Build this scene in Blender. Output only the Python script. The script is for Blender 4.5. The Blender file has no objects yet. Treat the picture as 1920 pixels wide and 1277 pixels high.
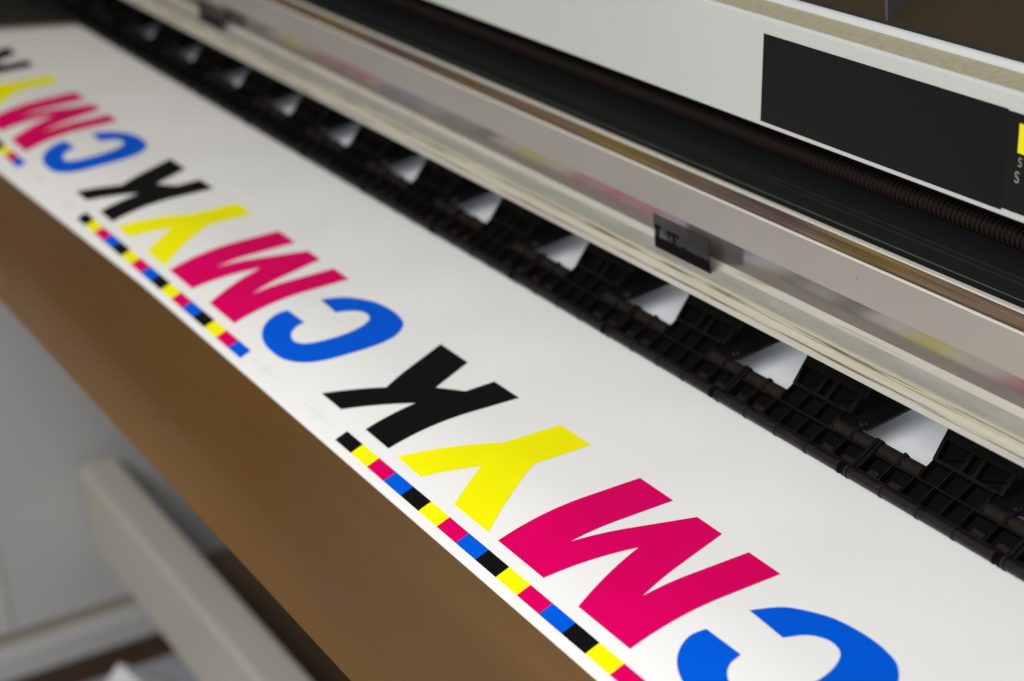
import bpy, bmesh, math, random
from mathutils import Matrix, Vector
random.seed(4)
scene = bpy.context.scene

# ------------------------------------------------------------------ camera
CX, CH = -0.39877, 0.35
cam = bpy.data.cameras.new('camera')
cam.sensor_width = 36; cam.lens = 72.795
cam.clip_start = 0.02; cam.clip_end = 60
cam.dof.use_dof = True; cam.dof.focus_distance = 0.752; cam.dof.aperture_fstop = 9.2
cam_o = bpy.data.objects.new('camera', cam); scene.collection.objects.link(cam_o)
right = Vector((0.879445, -0.466281, -0.095698)); down = Vector((-0.258324, -0.298664, -0.918732)); fwd = Vector((0.399806, 0.832695, -0.383111))
m = Matrix((right, -down, -fwd)).transposed().to_4x4(); m.translation = Vector((CX, 0, CH))
cam_o.matrix_world = m
scene.camera = cam_o

# ------------------------------------------------------------------ light
W = bpy.data.worlds.new('World'); scene.world = W; W.use_nodes = True
bg = W.node_tree.nodes['Background']; bg.inputs[0].default_value = (1.0, 0.87, 0.64, 1); bg.inputs[1].default_value = 0.13
def area(name, loc, target, sx, sy, power, col):
    L = bpy.data.lights.new(name, 'AREA'); L.shape = 'RECTANGLE'; L.size = sx; L.size_y = sy; L.energy = power; L.color = col
    o = bpy.data.objects.new(name, L); scene.collection.objects.link(o)
    o.location = loc; o.rotation_euler = (Vector(target) - Vector(loc)).to_track_quat('-Z', 'Y').to_euler()
    return o
area('window_light', (-1.0, 0.24, 1.0), (-0.05, 0.68, 0.0), 1.1, 0.9, 28.5, (0.97, 0.98, 1.0))
area('room_light', (-0.7, 1.7, 1.5), (-0.1, 1.5, -0.1), 1.0, 1.0, 1.6, (1.0, 0.70, 0.34))
area('rear_window_light', (1.25, 0.40, 0.42), (0.03, 0.45, 0.0), 0.8, 0.5, 15, (0.84, 0.91, 1.0))
vs = scene.view_settings
vs.view_transform = 'Standard'; vs.look = 'None'; vs.exposure = 0.0; vs.gamma = 1; vs.use_curve_mapping = False

# ------------------------------------------------------------------ materials
def mat(name, col, rough=0.5, metal=0.0, col2=None, scale=(20, 20, 20), amount=1.0, spec=0.5, bump=0.0, lo=0.35, hi=0.7, detail=5, bscale=None, coat=0.0, rough2=None):
    M = bpy.data.materials.new(name); M.use_nodes = True
    nt = M.node_tree; p = nt.nodes['Principled BSDF']
    p.inputs['Base Color'].default_value = (*col, 1); p.inputs['Roughness'].default_value = rough
    p.inputs['Metallic'].default_value = metal; p.inputs['Specular IOR Level'].default_value = spec
    p.inputs['Coat Weight'].default_value = coat
    if col2 or bump or rough2 is not None:
        tc = nt.nodes.new('ShaderNodeTexCoord'); mp = nt.nodes.new('ShaderNodeMapping'); mp.inputs['Scale'].default_value = scale
        nt.links.new(tc.outputs['Object'], mp.inputs[0])
        n = nt.nodes.new('ShaderNodeTexNoise'); n.inputs['Scale'].default_value = 1; n.inputs['Detail'].default_value = detail
        nt.links.new(mp.outputs[0], n.inputs['Vector'])
        r = nt.nodes.new('ShaderNodeMapRange'); r.inputs[1].default_value = lo; r.inputs[2].default_value = hi; r.inputs[4].default_value = amount
        nt.links.new(n.outputs['Fac'], r.inputs[0])
        if col2:
            mx = nt.nodes.new('ShaderNodeMix'); mx.data_type = 'RGBA'
            mx.inputs[6].default_value = (*col, 1); mx.inputs[7].default_value = (*col2, 1)
            nt.links.new(r.outputs[0], mx.inputs[0]); nt.links.new(mx.outputs[2], p.inputs['Base Color'])
        if rough2 is not None:
            rr = nt.nodes.new('ShaderNodeMapRange'); rr.inputs[3].default_value = rough; rr.inputs[4].default_value = rough2
            nt.links.new(r.outputs[0], rr.inputs[0]); nt.links.new(rr.outputs[0], p.inputs['Roughness'])
        if bump:
            src = n
            if bscale:
                mp2 = nt.nodes.new('ShaderNodeMapping'); mp2.inputs['Scale'].default_value = bscale
                nt.links.new(tc.outputs['Object'], mp2.inputs[0])
                src = nt.nodes.new('ShaderNodeTexNoise'); src.inputs['Scale'].default_value = 1; src.inputs['Detail'].default_value = 4
                nt.links.new(mp2.outputs[0], src.inputs['Vector'])
            b = nt.nodes.new('ShaderNodeBump'); b.inputs['Strength'].default_value = bump; b.inputs['Distance'].default_value = 0.001
            nt.links.new(src.outputs['Fac'], b.inputs['Height']); nt.links.new(b.outputs[0], p.inputs['Normal'])
    return M
m_paper = mat('paper', (0.80, 0.80, 0.785), 0.42, col2=(0.775, 0.775, 0.76), scale=(14, 14, 14), bump=0.03, bscale=(900, 900, 900))
m_blue = mat('ink_blue', (0.0, 0.086, 0.60), 0.42, col2=(0.0, 0.094, 0.64), scale=(700, 700, 700), spec=0.03, bump=0.03)
m_mag = mat('ink_magenta', (0.64, 0.0, 0.104), 0.42, col2=(0.60, 0.0, 0.096), scale=(30, 30, 30), spec=0.03, bump=0.03)
m_yel = mat('ink_yellow', (0.83, 0.80, 0.002), 0.42, col2=(0.80, 0.765, 0.002), scale=(30, 30, 30), spec=0.03, bump=0.03)
m_blk = mat('ink_black', (0.0050, 0.0046, 0.0052), 0.42, col2=(0.006, 0.0056, 0.0062), scale=(300, 300, 300), spec=0.03, bump=0.03)
m_faint = mat('ink_faint', (0.66, 0.66, 0.645), 0.45)
m_apron = mat('apron_metal', (0.29, 0.147, 0.046), 0.24, metal=0.8, col2=(0.42, 0.21, 0.062), scale=(14, 1.3, 14), spec=0.5, bump=0.07, bscale=(1100, 22, 1100), rough2=0.34, detail=3)
m_platen = mat('platen_dark', (0.014, 0.013, 0.012), 0.45, spec=0.3, col2=(0.022, 0.021, 0.019), scale=(10, 10, 10))
m_black = mat('guide_plastic', (0.0024, 0.0022, 0.0021), 0.5, spec=0.14, col2=(0.0060, 0.0048, 0.0040), scale=(90, 60, 90), lo=.45, hi=.75, bump=0.08, bscale=(1500, 1500, 1500))
m_pit = mat('guide_plastic_shaded', (0.0018, 0.0018, 0.0019), 0.7, spec=0.06)  # same plastic darkened: shade of the recesses put into the colour
m_roll = mat('guide_roller_rubber', (0.0065, 0.006, 0.0058), 0.42, spec=0.25, col2=(0.013, 0.0118, 0.0105), scale=(250, 120, 250), bump=0.1)
m_feed = mat('feed_roller_rubber', (0.008, 0.0063, 0.0052), 0.6, spec=0.12, col2=(0.014, 0.011, 0.009), scale=(400, 300, 400), bump=0.1)
m_blade = mat('blade_plate', (0.0026, 0.0028, 0.0038), 0.5, spec=0.10, col2=(0.0036, 0.0038, 0.005), scale=(50, 50, 50))
m_alu = mat('bar_aluminium', (0.47, 0.455, 0.40), 0.42, metal=0.12, col2=(0.40, 0.385, 0.335), scale=(25, 6, 25), bump=0.04, bscale=(700, 700, 700))
m_alu2 = mat('bar_groove', (0.375, 0.368, 0.32), 0.45, metal=0.1, col2=(0.31, 0.305, 0.265), scale=(200, 40, 200), bump=0.08, bscale=(900, 900, 900))
m_dirt = mat('bar_dirty_face', (0.43, 0.42, 0.355), 0.5, col2=(0.36, 0.325, 0.225), scale=(900, 14, 900), lo=.5, hi=.72, bump=0.1)
m_grime_shade = mat('grime_and_shade', (0.10, 0.07, 0.025), 0.7, col2=(0.42, 0.38, 0.27), scale=(1500, 30, 1500), lo=.38, hi=.60)  # grime on the bar; also the shadow tone of the panel gap
m_mirror = mat('glossy_strip', (0.40, 0.37, 0.34), 0.12, metal=0.8, col2=(0.36, 0.335, 0.31), scale=(60, 25, 60), rough2=0.18)
m_plate = mat('beige_plate', (0.40, 0.382, 0.35), 0.26, metal=0.35, col2=(0.365, 0.345, 0.315), scale=(30, 12, 30), bump=0.05, bscale=(600, 600, 600))
m_lip = mat('pale_lip', (0.54, 0.52, 0.45), 0.4)
m_brown = mat('brown_strip_metal', (0.13, 0.085, 0.05), 0.36, metal=0.3, col2=(0.20, 0.14, 0.055), scale=(1600, 9, 1600), lo=.35, hi=.65, bump=0.15)
def stain(M):
    nt = M.node_tree; tc = nt.nodes.new('ShaderNodeTexCoord'); sp = nt.nodes.new('ShaderNodeMapping'); sp.inputs['Scale'].default_value = (0, 9.0, 0); sp.inputs['Location'].default_value = (0, 2.3, 0)
    n = nt.nodes.new('ShaderNodeTexNoise'); n.inputs['Scale'].default_value = 1; n.inputs['Detail'].default_value = 1
    rp = nt.nodes.new('ShaderNodeValToRGB'); e = rp.color_ramp.elements
    e[0].position = .36; e[0].color = (.17, .115, .10, 1); e[1].position = .62; e[1].color = (.27, .19, .075, 1)
    q = rp.color_ramp.elements.new(.48); q.color = (.24, .165, .11, 1)
    nt.links.new(tc.outputs['Object'], sp.inputs[0]); nt.links.new(sp.outputs[0], n.inputs['Vector']); nt.links.new(n.outputs['Fac'], rp.inputs[0])
    mp = nt.nodes.new('ShaderNodeMapping'); mp.inputs['Scale'].default_value = (1300, 14, 1300)
    n2 = nt.nodes.new('ShaderNodeTexNoise'); n2.inputs['Scale'].default_value = 1; n2.inputs['Detail'].default_value = 3
    nt.links.new(tc.outputs['Object'], mp.inputs[0]); nt.links.new(mp.outputs[0], n2.inputs['Vector'])
    r2 = nt.nodes.new('ShaderNodeMapRange'); r2.inputs[1].default_value = .35; r2.inputs[2].default_value = .65; r2.inputs[3].default_value = .45; r2.inputs[4].default_value = 1.15
    nt.links.new(n2.outputs['Fac'], r2.inputs[0])
    mx = nt.nodes.new('ShaderNodeMix'); mx.data_type = 'RGBA'; mx.blend_type = 'MULTIPLY'; mx.inputs[0].default_value = 1
    nt.links.new(rp.outputs[0], mx.inputs[6]); nt.links.new(r2.outputs[0], mx.inputs[7]); nt.links.new(mx.outputs[2], nt.nodes['Principled BSDF'].inputs['Base Color'])
def overlay(M, colour, scale, lo, hi, amount=1.0, detail=3, loc=(0, 0, 0)):
    """patches of another colour (reflected tones put into the colour, specks) over a material's base colour"""
    nt = M.node_tree; p = nt.nodes['Principled BSDF']; src = p.inputs['Base Color'].links[0].from_socket if p.inputs['Base Color'].links else None
    tc = nt.nodes.new('ShaderNodeTexCoord'); mp = nt.nodes.new('ShaderNodeMapping'); mp.inputs['Scale'].default_value = scale; mp.inputs['Location'].default_value = loc
    n = nt.nodes.new('ShaderNodeTexNoise'); n.inputs['Scale'].default_value = 1; n.inputs['Detail'].default_value = detail
    nt.links.new(tc.outputs['Object'], mp.inputs[0]); nt.links.new(mp.outputs[0], n.inputs['Vector'])
    rg = nt.nodes.new('ShaderNodeMapRange'); rg.inputs[1].default_value = lo; rg.inputs[2].default_value = hi; rg.inputs[4].default_value = amount
    nt.links.new(n.outputs['Fac'], rg.inputs[0])
    mx = nt.nodes.new('ShaderNodeMix'); mx.data_type = 'RGBA'; mx.inputs[7].default_value = (*colour, 1)
    if src: nt.links.new(src, mx.inputs[6])
    else: mx.inputs[6].default_value = p.inputs['Base Color'].default_value
    nt.links.new(rg.outputs[0], mx.inputs[0]); nt.links.new(mx.outputs[2], p.inputs['Base Color'])
stain(m_brown)
m_edge = mat('dark_edge', (0.035, 0.02, 0.025), 0.6)
m_rail = mat('rail_black', (0.008, 0.0092, 0.0082), 0.42, spec=.3, col2=(0.011, 0.012, 0.011), scale=(40, 3, 40))
m_rail2 = mat('rail_blue_black', (0.0095, 0.010, 0.011), 0.5, spec=.25)
m_railline = mat('rail_line', (0.07, 0.075, 0.06), 0.5)
m_belt = mat('belt_rubber', (0.005, 0.0035, 0.003), 0.6, spec=.2)
m_ring_highlight = mat('hose_ring_highlight', (0.042, 0.023, 0.015), 0.45, spec=.2)  # brown hose rings, lightened so the colour carries their highlight
m_hood = mat('hood_paint', (0.475, 0.49, 0.46), 0.38, col2=(0.455, 0.47, 0.44), scale=(6, 6, 6), bump=0.04, bscale=(450, 450, 450))
m_hoodlip = mat('hood_lip_paint', (0.50, 0.51, 0.50), 0.35)
m_beige = mat('hood_beige_ledge', (0.36, 0.33, 0.225), 0.6, col2=(0.30, 0.275, 0.19), scale=(350, 350, 350), lo=.45, hi=.7, bump=0.2)  # speckled ledge; beige stands in for what its turned face reflects
m_label = mat('label_black', (0.0062, 0.0056, 0.006), 0.42, spec=0.2, col2=(0.0075, 0.007, 0.008), scale=(8, 8, 8))
m_label2 = mat('label_black_gloss', (0.006, 0.006, 0.006), 0.3)
m_lyel = mat('label_yellow', (0.72, 0.66, 0.004), 0.45)
m_lgrey = mat('label_lettering', (0.22, 0.235, 0.205), 0.5)
m_window = mat('smoked_window', (0.022, 0.017, 0.009), 0.35, spec=0.3, col2=(0.030, 0.024, 0.012), scale=(9, 9, 9), lo=.3, hi=.75)
m_rib = mat('window_rib', (0.06, 0.06, 0.066), 0.5)
m_gap = mat('window_gap', (0.008, 0.007, 0.010), 0.6)
m_tag = mat('tag_smoke', (0.045, 0.044, 0.042), 0.3)
_nt = m_tag.node_tree; _tr = _nt.nodes.new('ShaderNodeBsdfTransparent'); _tr.inputs[0].default_value = (.55, .55, .54, 1)
_mx = _nt.nodes.new('ShaderNodeMixShader'); _mx.inputs[0].default_value = 0.35
_nt.links.new(_tr.outputs[0], _mx.inputs[1]); _nt.links.new(_nt.nodes['Principled BSDF'].outputs[0], _mx.inputs[2]); _nt.links.new(_mx.outputs[0], _nt.nodes['Material Output'].inputs[0])
m_tagdark = mat('tag_black', (0.004, 0.004, 0.0035), 0.6, spec=.05)
m_stand = mat('stand_paint', (0.58, 0.555, 0.475), 0.45, col2=(0.55, 0.525, 0.445), scale=(5, 5, 5))
m_panel = mat('stand_panel_paint', (0.50, 0.50, 0.485), 0.5, col2=(0.47, 0.47, 0.455), scale=(4, 4, 4))
m_shelf = mat('shelf_brown', (0.12, 0.082, 0.045), 0.5, col2=(0.2, 0.17, 0.14), scale=(3, 7, 3), lo=.5, hi=.62)
m_floor = mat('floor_vinyl', (0.42, 0.43, 0.47), 0.45, col2=(0.38, 0.39, 0.43), scale=(6, 6, 6))
m_footline = mat('foot_rubber', (0.06, 0.03, 0.012), 0.6)
m_screw = mat('screw_black', (0.012, 0.012, 0.014), 0.3, metal=0.5)
m_sheet = mat('loose_sheet', (0.78, 0.78, 0.78), 0.5)

overlay(m_apron, (.22, .17, .145), (12, 1.5, 12), .47, .70, .75, 2, (.4, .3, .2))  # grey patches painted in place of the room's reflection on the metal
overlay(m_apron, (.40, .275, .155), (5, 1.6, 5), .44, .64, .7, 2, (1.1, 7.4, .7))  # paler grey-brown patches, offset toward the near end
overlay(m_apron, (.16, .12, .085), (900, 14, 900), .62, .80, .35)
overlay(m_hood, (.16, .16, .16), (420, 420, 420), .875, .895, .8, 0)
overlay(m_plate, (.13, .12, .13), (520, 520, 520), .84, .86, .8, 0)
overlay(m_alu, (.26, .21, .11), (300, 18, 300), .58, .72, .7)
overlay(m_alu2, (.25, .24, .20), (420, 420, 420), .74, .79, .6, 1)
overlay(m_roll, (.035, .033, .030), (1500, 1500, 1500), .76, .81, .7, 0)

# ------------------------------------------------------------------ helpers
def link(name, me, material, parent=None, smooth=False):
    o = bpy.data.objects.new(name, me); scene.collection.objects.link(o)
    if material: me.materials.append(material)
    if parent: o.parent = parent
    if smooth:
        for p in me.polygons: p.use_smooth = True
    return o
def thing(name, label, cat, group=None):
    o = bpy.data.objects.new(name, None); scene.collection.objects.link(o)
    o['label'] = label; o['category'] = cat
    if group: o['group'] = group
    return o
def from_bm(name, bm, material, parent=None, smooth=False, bevel=0.0):
    bmesh.ops.recalc_face_normals(bm, faces=bm.faces)
    me = bpy.data.meshes.new(name); bm.to_mesh(me); bm.free()
    o = link(name, me, material, parent, smooth)
    if bevel:
        b = o.modifiers.new('bevel', 'BEVEL'); b.width = bevel; b.segments = 2; b.limit_method = 'ANGLE'
    return o
def extrude(name, prof, y0, y1, material, parent=None, smooth=False, bevel=0.0, ny=1):
    """closed (x,z) profile swept along y"""
    bm = bmesh.new(); n = len(prof); rings = []
    for k in range(ny + 1):
        y = y0 + (y1 - y0) * k / ny
        rings.append([bm.verts.new((x, y, z)) for x, z in prof])
    for k in range(ny):
        a, b = rings[k], rings[k + 1]
        for i in range(n): bm.faces.new((a[i], a[(i + 1) % n], b[(i + 1) % n], b[i]))
    bm.faces.new(rings[0]); bm.faces.new(rings[-1][::-1])
    return from_bm(name, bm, material, parent, smooth, bevel)
def strip(pts, t):
    """open polyline -> closed profile of thickness t below it (to the right-hand side of travel)"""
    out = []
    for i, (x, z) in enumerate(pts):
        a = pts[max(i - 1, 0)]; b = pts[min(i + 1, len(pts) - 1)]
        dx, dz = b[0] - a[0], b[1] - a[1]; l = math.hypot(dx, dz)
        out.append((x + dz / l * t, z - dx / l * t))
    return list(pts) + out[::-1]
def box(bm, x0, x1, y0, y1, z0, z1, f=None):
    c = [(x, y, z) for z in (z0, z1) for y in (y0, y1) for x in (x0, x1)]
    v = [bm.verts.new(f(*p) if f else p) for p in c]
    for q in ((0, 1, 3, 2), (4, 6, 7, 5), (0, 4, 5, 1), (2, 3, 7, 6), (0, 2, 6, 4), (1, 5, 7, 3)): bm.faces.new([v[i] for i in q])
def ray_z(ang, x): return CH - (x - CX) * math.tan(math.radians(ang))
Y0, Y1 = 0.02, 2.05

# ------------------------------------------------------------------ setting
bm = bmesh.new(); bmesh.ops.create_grid(bm, x_segments=1, y_segments=1, size=6)
fl = from_bm('floor', bm, m_floor); fl.location = (0, 1, -0.632); fl['kind'] = 'structure'

# ------------------------------------------------------------------ printed sheet
R1, X1 = 0.13, -0.083
def prof(s, off=0.0):
    if s >= 0: return X1 + s, off
    a = -s / R1
    return X1 - (R1 + off) * math.sin(a), -R1 + (R1 + off) * math.cos(a)
banner = thing('printed_banner', 'white banner with big blue, magenta, yellow and black letters, feeding out of the printer', 'banner')
def edge_s(y):
    t = max(0.0, min(1.0, (y - 0.95) / 0.3)); return -0.0534 - 0.0066 * t
bm = bmesh.new(); NY, NS = 60, 44; grid = []
for off in (0.0, -0.0004):
    for j in range(NY + 1):
        row = []
        for i in range(NS + 1):
            t = i / NS; yy = 0.05 + (1.6 - 0.05) * j / NY
            s = edge_s(yy) + (0.215 - edge_s(yy)) * (t ** 1.3)
            yy2 = 0.05 + (1.606 - 0.74 * max(-.06, min(s, .09)) - 0.05) * j / NY
            x, z = prof(s, off); row.append(bm.verts.new((x, yy2, z)))
        grid.append(row)
N1 = NY + 1
for j in range(NY):
    for i in range(NS):
        bm.faces.new((grid[j][i], grid[j][i + 1], grid[j + 1][i + 1], grid[j + 1][i]))
        bm.faces.new((grid[N1 + j][i], grid[N1 + j + 1][i], grid[N1 + j + 1][i + 1], grid[N1 + j][i + 1]))
for j in range(NY):
    for i in (0, NS): bm.faces.new((grid[j][i], grid[j + 1][i], grid[N1 + j + 1][i], grid[N1 + j][i]))
for i in range(NS):
    for j in (0, NY): bm.faces.new((grid[j][i], grid[j][i + 1], grid[N1 + j][i + 1], grid[N1 + j][i]))
pap = from_bm('sheet', bm, m_paper, banner)
for p in pap.data.polygons: p.use_smooth = abs(p.normal.z) > 0.5

def printed(name, pts, material, dy=0.0, off=0.00008):
    bm = bmesh.new()
    vs_ = [bm.verts.new((s, y + dy, 0)) for s, y in pts]
    es = [bm.edges.new((vs_[i], vs_[(i + 1) % len(vs_)])) for i in range(len(vs_))]
    bmesh.ops.triangle_fill(bm, use_beauty=True, edges=es)
    smin = min(p[0] for p in pts); s = 0.0
    while s > smin:
        bmesh.ops.bisect_plane(bm, geom=bm.verts[:] + bm.edges[:] + bm.faces[:], plane_co=(s, 0, 0), plane_no=(1, 0, 0))
        s -= 0.0028
    for v in bm.verts:
        x, z = prof(v.co.x, off); v.co = (x, v.co.y, z)
    bmesh.ops.recalc_face_normals(bm, faces=bm.faces)
    if sum(f.normal.z for f in bm.faces) < 0: bmesh.ops.reverse_faces(bm, faces=bm.faces)
    me = bpy.data.meshes.new(name); bm.to_mesh(me); bm.free()
    return link(name, me, material, banner, smooth=True)
LM = [(.0241, .6098), (.0241, .5863), (-.0201, .585), (.0241, .5701), (.0241, .5538), (-.0196, .5361), (.0241, .537), (.0241, .5178), (-.038, .5152), (-.038, .5495), (-.0043, .5638), (-.038, .5742), (-.038, .6088)]
LY = [(.0236, .6703), (.0238, .6461), (-.0017, .6459), (-.0379, .6165), (-.038, .6448), (-.018, .6596), (-.038, .6744), (-.0378, .6967), (-.0019, .6705)]
LK = [(.0229, .7783), (.023, .7517), (.0002, .7368), (.0085, .725), (.0226, .726), (.0229, .7042), (-.0374, .7058), (-.0373, .7288), (-.0129, .7293), (-.0373, .7541), (-.0373, .7752), (-.0155, .7531)]
LC = [(.0023, .8668), (.011, .8627), (.0158, .8572), (.0213, .8453), (.0231, .829), (.0216, .8159), (.019, .8095), (.0139, .8032), (.007, .7987), (-.0044, .7963), (-.0172, .7984), (-.0258, .8027), (-.0319, .8098), (-.036, .8204), (-.037, .8314), (-.0365, .843), (-.0344, .8523), (-.0308, .8598), (-.0256, .8651), (-.0202, .8675), (-.0147, .8667), (-.0145, .8467), (-.0194, .8453), (-.0228, .8423), (-.025, .838), (-.0258, .8327), (-.0247, .8279), (-.0216, .8236), (-.0147, .82), (-.006, .8189), (.0019, .8211), (.0077, .8248), (.0108, .8287), (.012, .8343), (.0107, .8392), (.0075, .8432), (.0012, .846)]
def smooth_poly(pts, corners, sub=4):
    """Catmull-Rom through points, sharp at the listed indices"""
    n = len(pts); out = []
    for i in range(n):
        p1, p2 = pts[i], pts[(i + 1) % n]; p0, p3 = pts[i - 1], pts[(i + 2) % n]
        if i in corners: p0 = (2 * p1[0] - p2[0], 2 * p1[1] - p2[1])
        if (i + 1) % n in corners: p3 = (2 * p2[0] - p1[0], 2 * p2[1] - p1[1])
        if i in corners and (i + 1) % n in corners: out.append(p1); continue
        for k in range(sub):
            t = k / sub
            out.append(tuple(0.5 * (2 * p1[d] + (p2[d] - p0[d]) * t + (2 * p0[d] - 5 * p1[d] + 4 * p2[d] - p3[d]) * t * t + (3 * p1[d] - p0[d] - 3 * p2[d] + p3[d]) * t ** 3) for d in (0, 1)))
    return out
LC = smooth_poly(LC, {0, 20, 21, 36})
for k, d in ((-1, -.3625), (0, 0), (1, .366)):
    printed('letter_c', LC, m_blue, d)
for d in (-.364, 0, .3645, .7295):
    printed('letter_m', LM, m_mag, d); printed('letter_y', LY, m_yel, d); printed('letter_k', LK, m_blk, d)
INK = (m_blk, m_yel, m_mag, m_blue)
for d in (-.3655, 0, .3672, .748):
    for q in range(16):
        ya = .7357 + d - q * .01606; yb = ya - .01606
        printed('colour_patch', [(-.0430, ya), (-.0492, ya), (-.0492, yb), (-.0430, yb)], INK[q % 4])
def reg_mark(y, s):
    bm = bmesh.new()
    def quad(s0, s1, y0, y1):
        bm.faces.new([bm.verts.new((*(lambda q: (q[0], yy, q[1]))(prof(ss, .00008)),)) for ss, yy in ((s0, y0), (s1, y0), (s1, y1), (s0, y1))])
    w = .0002
    quad(s - w, s + w, y - .0153, y + .0153); quad(s - .004, s - w * 1.5, y - w, y + w); quad(s + w * 1.5, s + .004, y - w, y + w)
    for i in range(20):
        a0, a1 = 2 * math.pi * i / 20, 2 * math.pi * (i + 1) / 20; q = []
        for r, a in ((.0021, a0), (.00228, a0), (.00228, a1), (.0021, a1)):
            x, z = prof(s + r * math.cos(a), .00011); q.append(bm.verts.new((x, y + 2 * r * math.sin(a), z)))
        bm.faces.new(q)
    from_bm('registration_mark', bm, m_faint, banner)
for d in (-.3655, 0, .3672):
    reg_mark(.7615 + d, -.0456); reg_mark(.8223 + d, -.0456)

# ------------------------------------------------------------------ printer
printer = thing('wide_format_printer', 'wide format inkjet printer with pale hood, black media guides and brown metal apron', 'printer')
# platen under the sheet
extrude('platen', [(-.083, -.0012), (.26, -.0012), (.26, -.03), (-.083, -.03)], Y0, 2.9, m_platen, printer)
# brown curved apron
ap = []
a = 0.0
for i in range(9):
    a = math.radians(25) * i / 8; ap.append((X1 - (R1 - .0006) * math.sin(a), -R1 + (R1 - .0006) * math.cos(a)))
px, pz = ap[-1]; R2 = .06; a0 = math.radians(25)
for i in range(1, 13):
    a = a0 + math.radians(37) * i / 12
    ap.append((px - R2 * (math.sin(a) - math.sin(a0)), pz - R2 * (math.cos(a0) - math.cos(a))))
ex, ez = ap[-1]; sl = math.radians(62)
t_end = (CH - ez - math.tan(math.radians(61.25)) * (ex - CX)) / (-math.sin(sl) - math.tan(math.radians(61.25)) * math.cos(sl))
t_end = abs(t_end)
for i in range(1, 4): ap.append((ex - math.cos(sl) * t_end * i / 3, ez - math.sin(sl) * t_end * i / 3))
apx, apz = ap[-1]
ap.append((apx + .002, apz - .0022)); ap.append((apx + .012, apz - .0022))
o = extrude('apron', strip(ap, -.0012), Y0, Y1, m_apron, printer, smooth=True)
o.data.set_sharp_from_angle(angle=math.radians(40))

# metal bar with grooves in front of the print line
extrude('front_bar', [(0.00676, 0.03773), (0.00818, 0.03944), (0.00837, 0.03925), (0.00894, 0.03934), (0.00913, 0.03991), (0.01150, 0.04162), (0.01169, 0.04190), (0.01263, 0.04266), (0.01339, 0.04304), (0.01396, 0.04266), (0.02287, 0.04323), (0.02572, 0.04503), (0.02780, 0.04512), (0.02780, 0.03526), (0.01055, 0.03526)], Y0, Y1, m_alu, printer, bevel=.0001)  # front_bar to carriage_rail and tags scaled about the camera, baked as plain coordinates
extrude('groove_grime', [(0.00832, 0.03939), (0.00908, 0.03977), (0.00917, 0.03958), (0.00841, 0.03915)], Y0, Y1, m_grime_shade, printer)
extrude('bar_face', [(0.00932, 0.04024), (0.01131, 0.04166), (0.01150, 0.04143), (0.00951, 0.03991)], Y0, Y1, m_dirt, printer)
extrude('upper_grime', [(0.01131, 0.04176), (0.01235, 0.04261), (0.01254, 0.04237), (0.01150, 0.04152)], Y0, Y1, m_grime_shade, printer)
extrude('bar_groove', [(0.01434, 0.04290), (0.02268, 0.04345), (0.02268, 0.04294), (0.01434, 0.04256)], Y0, Y1, m_alu2, printer)
# glossy strip standing behind the bar (mirrors the letters)
extrude('glossy_strip', [(0.02591, 0.04503), (0.02647, 0.05546), (0.02837, 0.05546), (0.02780, 0.04503)], Y0, Y1, m_mirror, printer)
# beige plate above it
extrude('beige_plate', [(0.02610, 0.05546), (0.02638, 0.05593), (0.03776, 0.06408), (0.03823, 0.06399), (0.03823, 0.05991), (0.02856, 0.05517)], Y0, Y1, m_plate, printer, bevel=.0002)
extrude('plate_lip', [(0.03766, 0.06418), (0.03823, 0.06470), (0.03899, 0.06456), (0.03899, 0.06323), (0.03785, 0.06323)], Y0, Y1, m_lip, printer)
extrude('dark_seam', [(0.03899, 0.06446), (0.03965, 0.06465), (0.03965, 0.06351), (0.03899, 0.06351)], Y0, Y1, m_edge, printer)
extrude('brown_strip', [(0.03965, 0.06465), (0.04657, 0.06636), (0.04657, 0.06276), (0.03965, 0.06276)], Y0, Y1, m_brown, printer)
extrude('rear_lip', [(0.04657, 0.06655), (0.04705, 0.06683), (0.04923, 0.06683), (0.04961, 0.06645), (0.04961, 0.06276), (0.04657, 0.06276)], Y0, Y1, m_lip, printer, bevel=.0002)
# dark rails below the hood
extrude('rail_ledge', [(0.04961, 0.06513), (0.05017, 0.06607), (0.05321, 0.06674), (0.05368, 0.06636), (0.05368, 0.05991), (0.04961, 0.05991)], Y0, Y1, m_rail, printer)
extrude('rail_line', [(0.05321, 0.06693), (0.05359, 0.06702), (0.05378, 0.06655), (0.05321, 0.06636)], Y0, Y1, m_railline, printer)
extrude('rail_channel', [(0.05378, 0.06607), (0.05984, 0.06854), (0.05984, 0.05991), (0.05378, 0.05991)], Y0, Y1, m_rail, printer)
extrude('rail_bead', [(0.05984, 0.06863), (0.06013, 0.06939), (0.06060, 0.06949), (0.06079, 0.06882), (0.06079, 0.06086), (0.05984, 0.06086)], Y0, Y1, m_rail2, printer)
extrude('rail_bead', [(0.06136, 0.06987), (0.06165, 0.07053), (0.06202, 0.07062), (0.06231, 0.06987), (0.06231, 0.06086), (0.06136, 0.06086)], Y0, Y1, m_rail2, printer)
extrude('carriage_rail', [(0.06269, 0.07053), (0.07312, 0.07413), (0.07359, 0.07394), (0.07359, 0.05612), (0.06269, 0.05612)], Y0, Y1, m_rail2, printer)
extrude('inner_wall', [(.092, .035), (.092, .112), (.096, .112), (.096, .035)], Y0, Y1, m_gap, printer)
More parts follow.
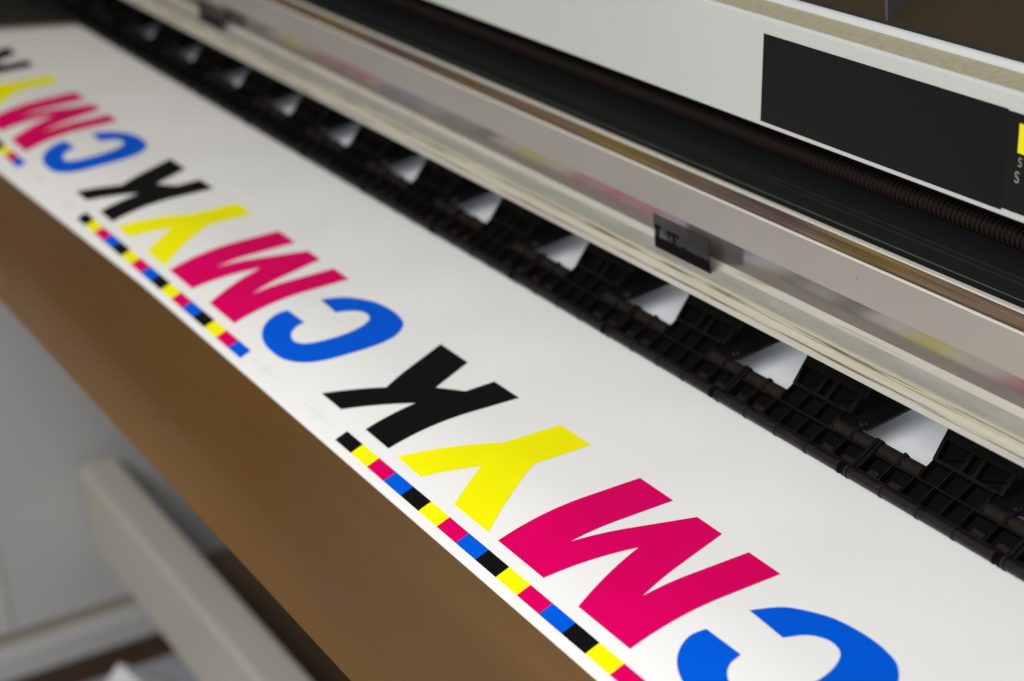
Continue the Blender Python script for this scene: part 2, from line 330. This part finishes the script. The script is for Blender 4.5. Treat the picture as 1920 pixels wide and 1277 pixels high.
# corrugated hose under the hood
bm = bmesh.new(); NR = 16; hx, hr = .0745, .0044
hz = ray_z(29.88, hx); prev = None; yb = 0.15; k = 0
while yb < 2.0:
    for f_, rr in ((0.0, .88), (.25, 1.0), (.55, 1.0), (.8, .88)):
        ring = [bm.verts.new((hx + hr * rr * math.cos(2 * math.pi * q / NR), yb + f_ * .0028, hz + hr * rr * math.sin(2 * math.pi * q / NR))) for q in range(NR)]
        if prev:
            for q in range(NR):
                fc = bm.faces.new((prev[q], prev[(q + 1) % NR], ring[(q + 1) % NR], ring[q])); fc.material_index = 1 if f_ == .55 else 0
        prev = ring
    yb += .0028
hose = from_bm('corrugated_hose', bm, m_belt, printer); hose.data.materials.append(m_ring_highlight)

# black tags on the bar
def tag_plate(y0, y1, text=True):
    def P(t, y, d=0): return (0.01766 - d, y, 0.04323 + .0150 * t)   # leaning plate
    bm = bmesh.new(); v = [bm.verts.new(P(t, y, d)) for d in (0, -.0006) for t, y in ((0, y0), (1, y0), (1, y1), (0, y1))]
    for q in ((0, 1, 2, 3), (7, 6, 5, 4), (0, 4, 5, 1), (1, 5, 6, 2), (2, 6, 7, 3), (3, 7, 4, 0)): bm.faces.new([v[i] for i in q])
    t_o = from_bm('maker_tag', bm, m_tag, printer)
    def mark(a, b, t0, t1):
        bm = bmesh.new(); W_ = y1 - y0
        bm.faces.new([bm.verts.new(P(t, y0 + W_ * f_, .00006)) for f_, t in ((a, t0), (b, t0), (b, t1), (a, t1))])
        from_bm('tag_print', bm, m_tagdark, t_o)
    mark(0.0, 1.0, .02, .36)
    if text:
        for a, b, t0, t1 in ((.90, .96, .36, .70), (.86, .98, .62, .70), (.52, .76, .58, .68), (.60, .65, .36, .58), (.70, .74, .46, .58), (.42, .46, .36, .44)): mark(a, b, t0, t1)
tag_plate(0.6750, 0.7176)
tag_plate(1.2438, 1.2864)

# hood
hb = (.035, ray_z(29.32, .035)); th = math.radians(84)
def hp(t, d=0.0): return (hb[0] + math.cos(th) * t - math.sin(th) * d, hb[1] + math.sin(th) * t + math.cos(th) * d)
T = .0419
def t_of(ang):
    k = math.tan(math.radians(ang)); return (CH - hb[1] - k * (hb[0] - CX)) / (math.sin(th) + k * math.cos(th))
pt = hp(T)
zt = pt[1]
extrude('hood_panel', [hp(0), hp(T), (pt[0] + .0012, zt + .0008), (pt[0] + .003, zt + .0004), (pt[0] + .003, zt - .006), (pt[0] + .001, hb[1] + .002), (.0365, hb[1] - .0002)], Y0, Y1, m_hood, printer, bevel=.0003)
extrude('hood_underside', [(.0365, hb[1] + .0003), (.0915, hb[1] + .002), (.0915, hb[1] + .006), (.0375, hb[1] + .004)], Y0, Y1, m_gap, printer)
extrude('hood_ledge', [(pt[0] + .003, zt + .0002), (.0545, ray_z(23.9, .0545)), (.0545, zt - .006), (pt[0] + .003, zt - .006)], Y0, Y1, m_beige, printer)  # top ledge; its reflected beige tone is put into the colour
zl = ray_z(23.5, .0575)
extrude('hood_lip', [(.0545, ray_z(23.9, .0545) - .0002), (.0550, ray_z(23.8, .0550) + .0006), (.0560, zl - .0004), (.0572, zl), (.0585, zl - .0006), (.0590, zl - .003), (.0590, zt - .006), (.0545, zt - .006)], Y0, Y1, m_hoodlip, printer, smooth=False, bevel=.0004)
extrude('window_gap_dark', [(.0592, zl - .003), (.0625, zl - .0008), (.0625, zl - .006), (.0592, zl - .006)], Y0, Y1, m_gap, printer)  # near-black strip filling the gap, its darkness put into the colour
extrude('smoked_window', [(.0625, zl - .001), (.15, zl + .060), (.153, zl + .057), (.0655, zl - .004)], Y0, Y1, m_window, printer)
# rib on the window
bm = bmesh.new(); yr = .6115
for (xa, za) in ((0, 0),):
    box(bm, .0628, .150, yr, yr + .0016, 0, .010, f=lambda x, y, z: (x, y, zl - .0008 + (x - .0628) * .697 + z))
from_bm('window_rib', bm, m_rib, printer)
# labels on the hood
def plate_on_hood(name, y0, y1, t0, t1, d, material, parent=None):
    bm = bmesh.new()
    pts = [(t0, y0), (t1, y0), (t1, y1), (t0, y1)]
    f_ = [bm.verts.new((hp(t, d)[0], y, hp(t, d)[1])) for t, y in pts]; b_ = [bm.verts.new((hp(t, .00001)[0], y, hp(t, .00001)[1])) for t, y in pts]
    bm.faces.new(f_)
    for i in range(4): bm.faces.new((f_[i], f_[(i + 1) % 4], b_[(i + 1) % 4], b_[i]))
    return from_bm(name, bm, material, parent or printer)
tb, tt = t_of(29.13), t_of(25.36)
YL = .6583
lab = plate_on_hood('hood_label', .5157, YL, tb, tt, .0002, m_label)
lab2 = plate_on_hood('hood_label', .36, .5155, tb + .0008, tt - .0004, .0003, m_label2)
plate_on_hood('yellow_square', .498, .5095, t_of(26.85), t_of(25.75), .00045, m_lyel, lab2)
def hood_text(body, y, t, size):
    c = bpy.data.curves.new('lettering', 'FONT'); c.body = body; c.size = size; c.extrude = .00003
    o = bpy.data.objects.new('lettering', c); scene.collection.objects.link(o); c.materials.append(m_lgrey); o.parent = lab2
    x, z = hp(t, .0004)
    ex_ = Vector((0, -1, 0)); ey_ = Vector((math.cos(th), 0, math.sin(th))); ez_ = ex_.cross(ey_)
    mm = Matrix((ex_, ey_, ez_)).transposed().to_4x4(); mm.translation = Vector((x, y, z))
    bpy.context.view_layer.update()
    me = bpy.data.meshes.new_from_object(o.evaluated_get(bpy.context.evaluated_depsgraph_get())); bpy.data.objects.remove(o)
    me.transform(mm)
    if not me.materials: me.materials.append(m_lgrey)
    q = bpy.data.objects.new('lettering', me); scene.collection.objects.link(q); q.parent = lab2
hood_text('S', .5090, t_of(27.34), .0046)
hood_text('S', .5102, t_of(27.95), .0056)

# ------------------------------------------------------------------ media guide modules
TH = math.radians(31); c31, s31 = math.cos(TH), math.sin(TH)
MM = .001
def sl_(a, yl, b): return ((2.0 + a * c31 - b * s31) * MM, -yl * MM, (a * s31 + b * c31 + .6) * MM)
def fg_(t, yl, b):
    A = math.radians(42); return ((20.5 + t * math.cos(A) - b * math.sin(A)) * MM, -yl * MM, (11.7 + t * math.sin(A) + b * math.cos(A)) * MM)
def cyl(bm, x, z, r, ya, yb_, n=20, f=None, bulge=0):
    ra = [bm.verts.new((x + r * math.cos(2 * math.pi * i / n), -ya, z + r * math.sin(2 * math.pi * i / n))) for i in range(n)]
    rb = [bm.verts.new((x + r * math.cos(2 * math.pi * i / n), -yb_, z + r * math.sin(2 * math.pi * i / n))) for i in range(n)]
    for i in range(n): bm.faces.new((ra[i], ra[(i + 1) % n], rb[(i + 1) % n], rb[i]))
    bm.faces.new(ra); bm.faces.new(rb[::-1])
def mesh_only(name, bm, material, smooth=None):
    bmesh.ops.recalc_face_normals(bm, faces=bm.faces)
    me = bpy.data.meshes.new(name); bm.to_mesh(me); bm.free(); me.materials.append(material)
    if smooth is not None:
        for p in me.polygons: p.use_smooth = True
        me.set_sharp_from_angle(angle=math.radians(smooth))
    return me
PARTS = []
# body: grid of ribs
bm = bmesh.new()
def S(a0, a1, y0, y1, b0, b1): box(bm, a0, a1, y0, y1, b0, b1, f=lambda a, y, b: sl_(a, y, b))
for ya in (.35, 84.6): S(-1.3, 18.4, ya, ya + 1.8, -2.6, .35); S(-1.3, 1, ya, ya + 1.8, -.4, 1.3)
S(1.0, 4.4, 2.15, 84.6, -3.4, 0)
S(12.2, 13.0, 2.15, 84.6, -3.3, -.05)
for q in (13.5, 26, 37, 48, 58.5, 72): S(4.4, 12.2, q - .4, q + .4, -3.2, -.25)
for q in (27, 38, 49, 60): S(13.0, 21.2, q - .35, q + .35, -3.2, -.35)
S(21.2, 21.9, 26.65, 60.35, -3.2, -.2)
for q in (14.9, 73.2): S(13.0, 18.6, q - 1.0, q + 1.0, -3.3, .1)
for q in (61.2,): S(13.0, 18.4, q - .7, q + .6, -3.3, -.2)
body_me = mesh_only('guide_module', bm, m_black)
bm = bmesh.new()
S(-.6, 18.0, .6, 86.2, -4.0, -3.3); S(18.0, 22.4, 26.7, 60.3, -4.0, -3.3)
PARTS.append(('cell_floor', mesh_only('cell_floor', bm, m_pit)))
# small steps seen inside the front cells
for q0, q1 in ((5, 10), (17, 23), (63, 69), (76, 82)):
    bm = bmesh.new(); S(4.4, 7.2, q0, q1, -3.3, -2.0); PARTS.append(('cell_step', mesh_only('cell_step', bm, m_feed)))
for ya, yb2 in ((2.2, 20.4), (21.9, 41.2), (42.7, 61.0), (62.5, 81.8)):
    bm = bmesh.new(); cyl(bm, 2.0 * MM, 2.25 * MM, 2.15 * MM, ya * MM, yb2 * MM); PARTS.append(('front_roller', mesh_only('front_roller', bm, m_roll, 40)))
for q in (21.15, 41.95, 61.75, 82.6, 1.2):
    bm = bmesh.new(); cyl(bm, 2.1 * MM, 2.35 * MM, 2.55 * MM, (q - .7) * MM, (q + .7) * MM); PARTS.append(('roller_ring', mesh_only('roller_ring', bm, m_roll, 30)))
for ya, yb2 in ((2.4, 13.7), (16.0, 26.3), (62.0, 72.0), (74.3, 84.4)):
    bm = bmesh.new(); x, _, z = sl_(15.6, 0, -3.1); cyl(bm, x, z, 3.2 * MM, ya * MM, yb2 * MM, 24); PARTS.append(('feed_roller', mesh_only('feed_roller', bm, m_feed, 40)))
# finger with openings
bm = bmesh.new()
def F(t0, t1, y0, y1, b0, b1, sk=0.0): box(bm, t0, t1, y0, y1, b0, b1, f=lambda t, y, b: fg_(t, y - sk * t, b))
F(0, 8.6, 26.5, 28.4, -2.6, 0, .2); F(0, .9, 28.4, 63, -2.6, 0)
F(.9, 8.6, 40.2, 42.2, -2.6, -.1); F(.9, 8.6, 47.0, 49.0, -2.6, -.1); F(0, 8.6, 62.0, 64.2, -2.6, 0)
F(8.4, 14.0, 26.6, 66, -2.6, .02, .2)
finger_me = mesh_only('guide_finger', bm, m_black)
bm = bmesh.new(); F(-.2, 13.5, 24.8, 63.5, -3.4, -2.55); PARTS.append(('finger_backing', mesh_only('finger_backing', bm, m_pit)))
# slanted web inside the openings
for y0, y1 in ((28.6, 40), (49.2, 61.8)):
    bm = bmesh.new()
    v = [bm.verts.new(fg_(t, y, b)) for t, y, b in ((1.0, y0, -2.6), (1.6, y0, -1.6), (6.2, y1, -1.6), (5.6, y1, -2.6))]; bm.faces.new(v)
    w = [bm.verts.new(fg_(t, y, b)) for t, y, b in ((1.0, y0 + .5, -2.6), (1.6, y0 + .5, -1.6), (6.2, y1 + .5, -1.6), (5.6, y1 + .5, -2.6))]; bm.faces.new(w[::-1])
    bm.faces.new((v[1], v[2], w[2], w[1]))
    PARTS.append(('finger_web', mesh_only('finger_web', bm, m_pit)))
# flat dark blade going back under the bar, with its screw
bm = bmesh.new()
pl = [(17.8, 62), (17.8, 71.5), (19.8, 76.0), (40, 72.2), (74, 66.0), (74, 8), (26, 27.5), (22, 60)]
top = [bm.verts.new((x * MM, -y * MM, (10.0 + (x - 17.8) * .01) * MM)) for x, y in pl]
bot = [bm.verts.new((x * MM, -y * MM, (8.8 + (x - 17.8) * .01) * MM)) for x, y in pl]
bm.faces.new(top); bm.faces.new(bot[::-1])
for i in range(8): bm.faces.new((top[i], top[(i + 1) % 8], bot[(i + 1) % 8], bot[i]))
PARTS.append(('guide_blade', mesh_only('guide_blade', bm, m_blade)))
bm = bmesh.new()
def disc(r, z0, z1, x, y, n=18):
    a_ = [bm.verts.new((x * MM + r * MM * math.cos(2 * math.pi * i / n), -y * MM + r * MM * math.sin(2 * math.pi * i / n), z0 * MM)) for i in range(n)]
    b_ = [bm.verts.new((x * MM + r * .8 * MM * math.cos(2 * math.pi * i / n), -y * MM + r * .8 * MM * math.sin(2 * math.pi * i / n), z1 * MM)) for i in range(n)]
    for i in range(n): bm.faces.new((a_[i], a_[(i + 1) % n], b_[(i + 1) % n], b_[i]))
    bm.faces.new(b_)
disc(1.7, 10.02, 11.0, 20.6, 72.0)
PARTS.append(('screw', mesh_only('screw', bm, m_screw, 40)))
PARTS.append(('guide_finger', finger_me))
PITCH = .0868
for k in range(-4, 15):
    b = bpy.data.objects.new('guide_module', body_me); scene.collection.objects.link(b); b.parent = printer
    b.location = (random.uniform(-.0001, .0001), .5627 + PITCH * k, 0)
    for nm, me in PARTS:
        c = bpy.data.objects.new(nm, me); scene.collection.objects.link(c); c.parent = b

# ------------------------------------------------------------------ stand below
def aim(ang, z): return CX + (CH - z) / math.tan(math.radians(ang))
ZB = -.425
extrude('stand_beam', [(aim(64.5, ZB), ZB), (aim(62.45, ZB), ZB), (aim(62.45, ZB), ZB - .085), (aim(64.5, ZB), ZB - .085)], 0.1, 1.69, m_stand, printer, bevel=.004)
bm = bmesh.new(); box(bm, -.75, .25, 1.70, 1.74, -.573, -.07); from_bm('stand_panel', bm, m_panel, printer, bevel=.002)
bm = bmesh.new(); box(bm, -.1165, -.1135, 1.697, 1.701, -.565, -.09); from_bm('panel_seam', bm, m_stand, printer)
bm = bmesh.new(); box(bm, -.76, .26, 1.703, 1.735, -.582, -.573); from_bm('panel_gap_shade', bm, m_grime_shade, printer)  # solid strip with the edge shadow below the panel painted in
bm = bmesh.new(); box(bm, -.80, .30, 1.68, 1.78, -.610, -.582); from_bm('stand_foot', bm, m_panel, printer, bevel=.003)
bm = bmesh.new(); box(bm, -.79, .06, 1.675, 1.77, -.632, -.610); from_bm('foot_pad', bm, m_footline, printer)
bm = bmesh.new(); box(bm, .025, .25, .1, 1.60, -.56, -.50); from_bm('lower_shelf', bm, m_shelf, printer, bevel=.003)
bm = bmesh.new(); box(bm, .262, .275, Y0, 1.69, -.60, -.031); from_bm('rear_light_block', bm, m_shelf, printer)  # unseen sheet added to stop rear light passing beneath the printer
bm = bmesh.new(); box(bm, -.14, .26, Y0, Y1, -.11, -.045); from_bm('base_case', bm, m_platen, printer)
bm = bmesh.new(); box(bm, -.06, .30, 2.05, 2.4, -.1, .17); from_bm('end_housing', bm, m_platen, printer, bevel=.006)

# loose sheet of paper on the floor
bm = bmesh.new()
n = 12; g = [[bm.verts.new((i / n * .10, j / n * .15, .040 * (1 - abs(2 * i / n - 1)) * (j / n) + .003)) for i in range(n + 1)] for j in range(n + 1)]
for j in range(n):
    for i in range(n): bm.faces.new((g[j][i], g[j][i + 1], g[j + 1][i + 1], g[j + 1][i]))
ls = from_bm('loose_sheet', bm, m_sheet); ls.location = (-.055, 1.455, -.630); ls.rotation_euler = (0, 0, .25)
so = ls.modifiers.new('thick', 'SOLIDIFY'); so.thickness = .0006
ls['label'] = 'blurred white sheet of paper lying on the floor below the stand beam'; ls['category'] = 'paper'
